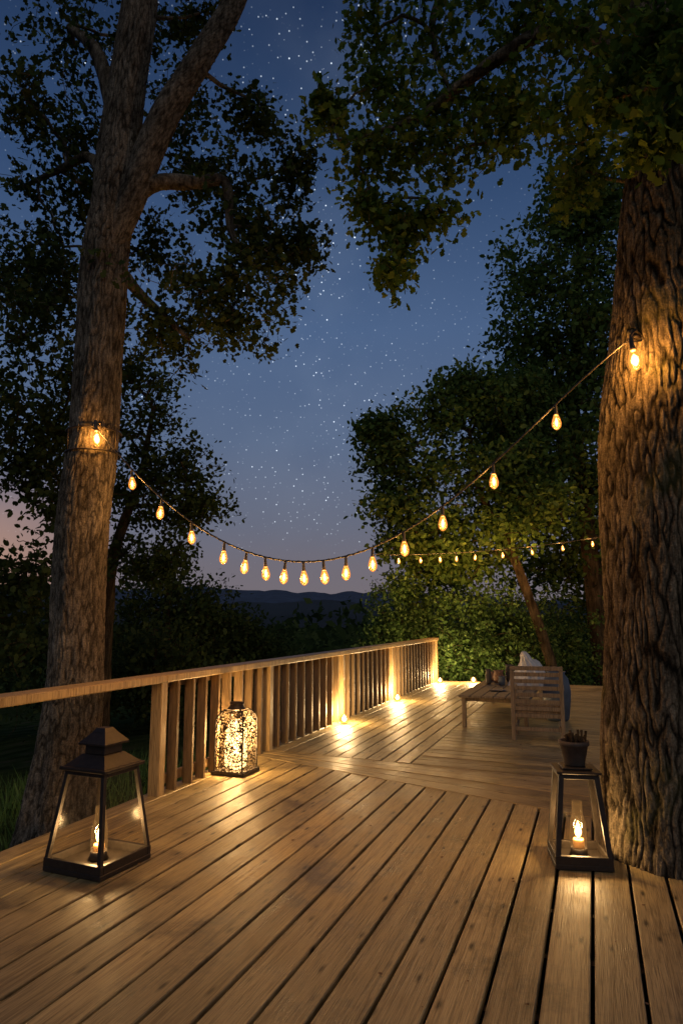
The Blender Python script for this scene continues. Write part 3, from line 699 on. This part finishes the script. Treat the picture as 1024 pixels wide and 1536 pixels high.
# ------------------------------------------------------------------ table, chair, things
T=obj('garden_table',None,rot=ROT); top(T,'low weathered wooden slatted table on the deck','table')
a0,a1,b0,b1,th=-1.80,-.84,9.6,12.6,.43
mb=MB(); n=6
for k in range(n):
    w=(a1-a0)/n; mb.box((a0+w*(k+.5),(b0+b1)/2,th-.014),(w-.012,b1-b0,.028),.004)
obj('table_top',mb.mesh('table_top'),M_GREYWOOD,T)
mb=MB()
for bb in (b0+.1,b1-.1,(b0+b1)/2): mb.box(((a0+a1)/2,bb,th-.055),(a1-a0-.06,.035,.05),.003)
for aa in (a0+.05,a1-.05): mb.box((aa,(b0+b1)/2,th-.056),(.03,b1-b0-.12,.05),.003)
obj('apron',mb.mesh('apron'),M_GREYWOOD,T)
mb=MB(); mb.box((0,0,.2),(.055,.055,.40),.004); lm=mb.mesh('leg')
for aa in (a0+.07,a1-.07):
    for bb in (b0+.08,b1-.08): obj('leg',lm,M_GREYWOOD,T,(aa,bb,0.001))
C=obj('garden_chair',None,loc=(*W(-.70,8.95),0),rot=math.radians(-17)); top(C,'weathered wooden slat back garden chair beside the table','chair')
mb=MB(); cw=.31
for k in range(7): mb.box((0,-.035,.30+k*.082),(cw*2-.075,.022,.048),.003)
mb.box((0,-.02,.865),(cw*2+.01,.045,.05),.005)
obj('backrest',mb.mesh('backrest'),M_GREYWOOD,C)
for sx in (-1,1):
    mb=MB(); mb.box((sx*(cw-.02),-.03,.42),(.048,.05,.84),.004); obj('leg',mb.mesh('leg'),M_GREYWOOD,C)
    mb=MB(); mb.box((sx*(cw-.02),.48,.30),(.048,.05,.60),.004); obj('leg',mb.mesh('leg'),M_GREYWOOD,C)
    mb=MB(); mb.box((sx*(cw-.02),.24,.615),(.065,.56,.028),.004); obj('armrest',mb.mesh('armrest'),M_GREYWOOD,C)
mb=MB()
for k in range(6): mb.box((0,.03+k*.085,.41),(cw*2-.09,.075,.024),.003)
for yy in (-.0,.46): mb.box((0,yy,.36),(cw*2-.09,.028,.07),.003)
for sx in (-1,1): mb.box((sx*(cw-.055),.22,.16),(.025,.46,.04),.003)
mb.box((0,-.03,.14),(cw*2-.09,.025,.045),.003)
obj('seat',mb.mesh('seat'),M_GREYWOOD,C)
def jitter_lathe(prof,n,amp,k,sx=1.0):
    mb=MB(); vs=[];fs=[]
    for i,(r,z) in enumerate(prof):
        for j in range(n):
            t=2*math.pi*j/n; q=r*(1+amp*(1-i/len(prof))*(math.sin(k*t+i*.3)+.6*math.sin((k*2-5)*t+i*.7))+.10*noise.noise(Vector((math.cos(t)*2,math.sin(t)*2,z*9)))*3*amp)
            vs.append((q*math.cos(t)*sx+.12*z*math.sin(z*9),q*math.sin(t),z+.025*math.sin(3*t+1)*(i/len(prof))))
    for i in range(len(prof)-1):
        for j in range(n): fs.append((i*n+j,i*n+(j+1)%n,(i+1)*n+(j+1)%n,(i+1)*n+j))
    fs.append(tuple(range((len(prof)-1)*n,len(prof)*n))); mb.add(vs,fs); return mb
x,y=W(-1.0,11.3)
o=obj('cloth_covered_dish',jitter_lathe([(.27,0),(.25,.06),(.23,.14),(.20,.22),(.15,.30),(.11,.36),(.08,.42),(.07,.46),(.04,.50),(.005,.51)],90,.15,9).mesh('cloth_covered_dish',True),M_CLOTH,loc=(x,y,.431)); top(o,'white cloth covered dish standing on the table','dish')
x,y=W(-.98,12.2)
o=obj('folded_napkin',jitter_lathe([(.17,0),(.18,.05),(.15,.14),(.11,.22),(.07,.30),(.02,.34)],50,.18,5).mesh('folded_napkin',True),M_CLOTH,loc=(x,y,.431)); top(o,'crumpled white napkin heaped on the wooden table','napkin')
for i,(a,b,r,h,mt) in enumerate([(-1.5,11.6,.09,.2,M_TERRA),(-1.36,11.9,.07,.28,M_POT),(-1.66,11.95,.08,.15,M_TERRA),(-1.62,11.3,.05,.24,M_POT),(-1.40,11.2,.06,.14,M_CERAM)]):
    x,y=W(a,b); mb=MB(); mb.lathe([(r*.6,0),(r*.8,h*.1),(r,h*.5),(r*.75,h*.85),(r*.95,h),(r*.8,h),(r*.6,h*.8)],20)
    o=obj('table_pot',mb.mesh('table_pot',True),mt,loc=(x,y,.431)); top(o,'small brown clay pot on the wooden table' if mt is not M_CERAM else 'small blue grey pot on the wooden table','pot')
x,y=W(-1.35,10.35); mb=MB(); mb.lathe([(.05,0),(.09,.006),(.13,.016),(.125,.02),(.05,.01)],28); o=obj('plate',mb.mesh('plate',True),M_CERAM,loc=(x,y,.431)); top(o,'shallow grey plate lying on the wooden table','plate')
x,y=W(-.56,10.75); mb=MB(); mb.lathe([(.13,0),(.16,.03),(.19,.25),(.20,.42),(.17,.60),(.12,.66),(.14,.70),(.12,.70),(.09,.62)],28)
o=obj('ceramic_urn',mb.mesh('ceramic_urn',True),M_CERAM,loc=(x,y,.001)); top(o,'blue grey ceramic urn behind the chair','urn')

# ------------------------------------------------------------------ fallen leaves on deck
pts=[]
for i in range(300):
    a=random.uniform(-3.5,4); b=random.uniform(1.0,15); x,y=W(a,b)
    pts.append((x,y,.006))
pts=np.array(pts); n=len(pts); k=len(MID); ang=rng.uniform(0,6.28,n); sz=rng.uniform(.012,.035,n)
V=np.zeros((n,k,3)); 
for q in range(k):
    px=MID[q,0]*sz; py=MID[q,1]*sz; V[:,q,0]=pts[:,0]+px*np.cos(ang)-py*np.sin(ang); V[:,q,1]=pts[:,1]+px*np.sin(ang)+py*np.cos(ang); V[:,q,2]=pts[:,2]+rng.uniform(0,.006,n)
me=bpy.data.meshes.new('fallen_leaves'); me.from_pydata(V.reshape(-1,3).tolist(),[],[tuple(range(i*k,i*k+k)) for i in range(n)])
o=obj('fallen_leaves',me,simple('dry_leaf',(0.12,0.06,0.025),.8)); struct(o,'stuff')

# ------------------------------------------------------------------ world
w=bpy.data.worlds.new('World'); scene.world=w; w.use_nodes=True; nt=w.node_tree; nt.nodes.clear(); L=nt.links.new
out=nt.nodes.new('ShaderNodeOutputWorld'); bg=nt.nodes.new('ShaderNodeBackground'); L(bg.outputs[0],out.inputs[0])
tc=nt.nodes.new('ShaderNodeTexCoord'); gen=tc.outputs['Generated']; sp=nt.nodes.new('ShaderNodeSeparateXYZ'); L(gen,sp.inputs[0])
sky=ramp(nt,[(0.0,(.18,.15,.165)),(0.07,(.165,.15,.18)),(0.13,(.135,.148,.205)),(0.25,(.100,.143,.24)),(0.4,(.070,.122,.24)),(0.55,(.034,.070,.16)),(0.72,(.013,.031,.085)),(1.0,(.006,.015,.05))],sp.outputs[2]).outputs[0]
dt=nt.nodes.new('ShaderNodeVectorMath'); dt.operation='DOT_PRODUCT'; L(gen,dt.inputs[0]); dt.inputs[1].default_value=Vector((-.54,.84,.10)).normalized()
gl=ramp(nt,[(0.965,0.0),(1.0,0.75)],dt.outputs['Value']).outputs[0]
low=ramp(nt,[(0.0,1.0),(0.13,.5),(0.20,0.0)],sp.outputs[2]).outputs[0]
sky=mixc(nt,math_(nt,'MULTIPLY',gl,low),sky,(.70,.36,.20))
def stars(scale,rad,thr,gain,seed):
    mp=nt.nodes.new('ShaderNodeMapping'); mp.inputs['Rotation'].default_value=(seed,seed*1.7,.3); L(gen,mp.inputs[0])
    v=nt.nodes.new('ShaderNodeTexVoronoi'); v.inputs['Scale'].default_value=scale; L(mp.outputs[0],v.inputs[0])
    d=ramp(nt,[(0.0,1.0),(rad,0.0)],v.outputs['Distance']).outputs[0]
    s=nt.nodes.new('ShaderNodeSeparateColor'); L(v.outputs['Color'],s.inputs[0])
    b=ramp(nt,[(thr,0.0),(1.0,1.0)],s.outputs[0]).outputs[0]; b=math_(nt,'POWER',b,4.0)
    return math_(nt,'MULTIPLY',math_(nt,'MULTIPLY',d,b),gain)
bd=nt.nodes.new('ShaderNodeVectorMath'); bd.operation='DOT_PRODUCT'; L(gen,bd.inputs[0]); bd.inputs[1].default_value=Vector((.985,.06,-.06)).normalized()
ab=math_(nt,'ABSOLUTE',bd.outputs['Value'])
nb=nt.nodes.new('ShaderNodeTexNoise'); nb.inputs['Scale'].default_value=9; nb.inputs['Detail'].default_value=3; L(gen,nb.inputs[0])
bm0=math_(nt,'MULTIPLY',ramp(nt,[(0.0,1.0),(0.07,.5),(0.2,0.0)],ab).outputs[0],ramp(nt,[(0.38,0.15),(0.62,1.3)],nb.outputs[0]).outputs[0])
band=math_(nt,'ADD',0.16,bm0)
st=math_(nt,'ADD',math_(nt,'MULTIPLY',stars(190,.23,.1,2.6,.4),band),stars(62,.068,.2,3.4,1.1))
st=math_(nt,'ADD',st,math_(nt,'MULTIPLY',bm0,.02))
st=math_(nt,'MULTIPLY',st,ramp(nt,[(0.06,0.0),(0.2,1.0)],sp.outputs[2]).outputs[0])
sc_=mixc(nt,1.0,sky,mixc(nt,1.0,(.8,.9,1.0),st,'MULTIPLY'),'ADD')
L(sc_,bg.inputs[0]); bg.inputs[1].default_value=1.0
sun=bpy.data.lights.new('warm_fill_sun','SUN'); sun.energy=0.32; sun.angle=math.radians(25); sun.color=(1.0,.87,.62)  # added soft fill from behind the camera, brightens trunks and deck
so=obj('warm_fill_sun',sun); so.rotation_euler=(math.radians(50),0,math.radians(14))

# ------------------------------------------------------------------ camera
cam=bpy.data.cameras.new('camera'); co=obj('camera',cam); co.location=(0,0,1.5); co.rotation_euler=(math.radians(90+8.7),0,0)
cam.sensor_fit='VERTICAL'; cam.sensor_height=36; cam.lens=24; cam.clip_end=20000; cam.clip_start=.05
scene.camera=co
scene.view_settings.view_transform='Standard'; scene.view_settings.look='None'; scene.view_settings.exposure=0
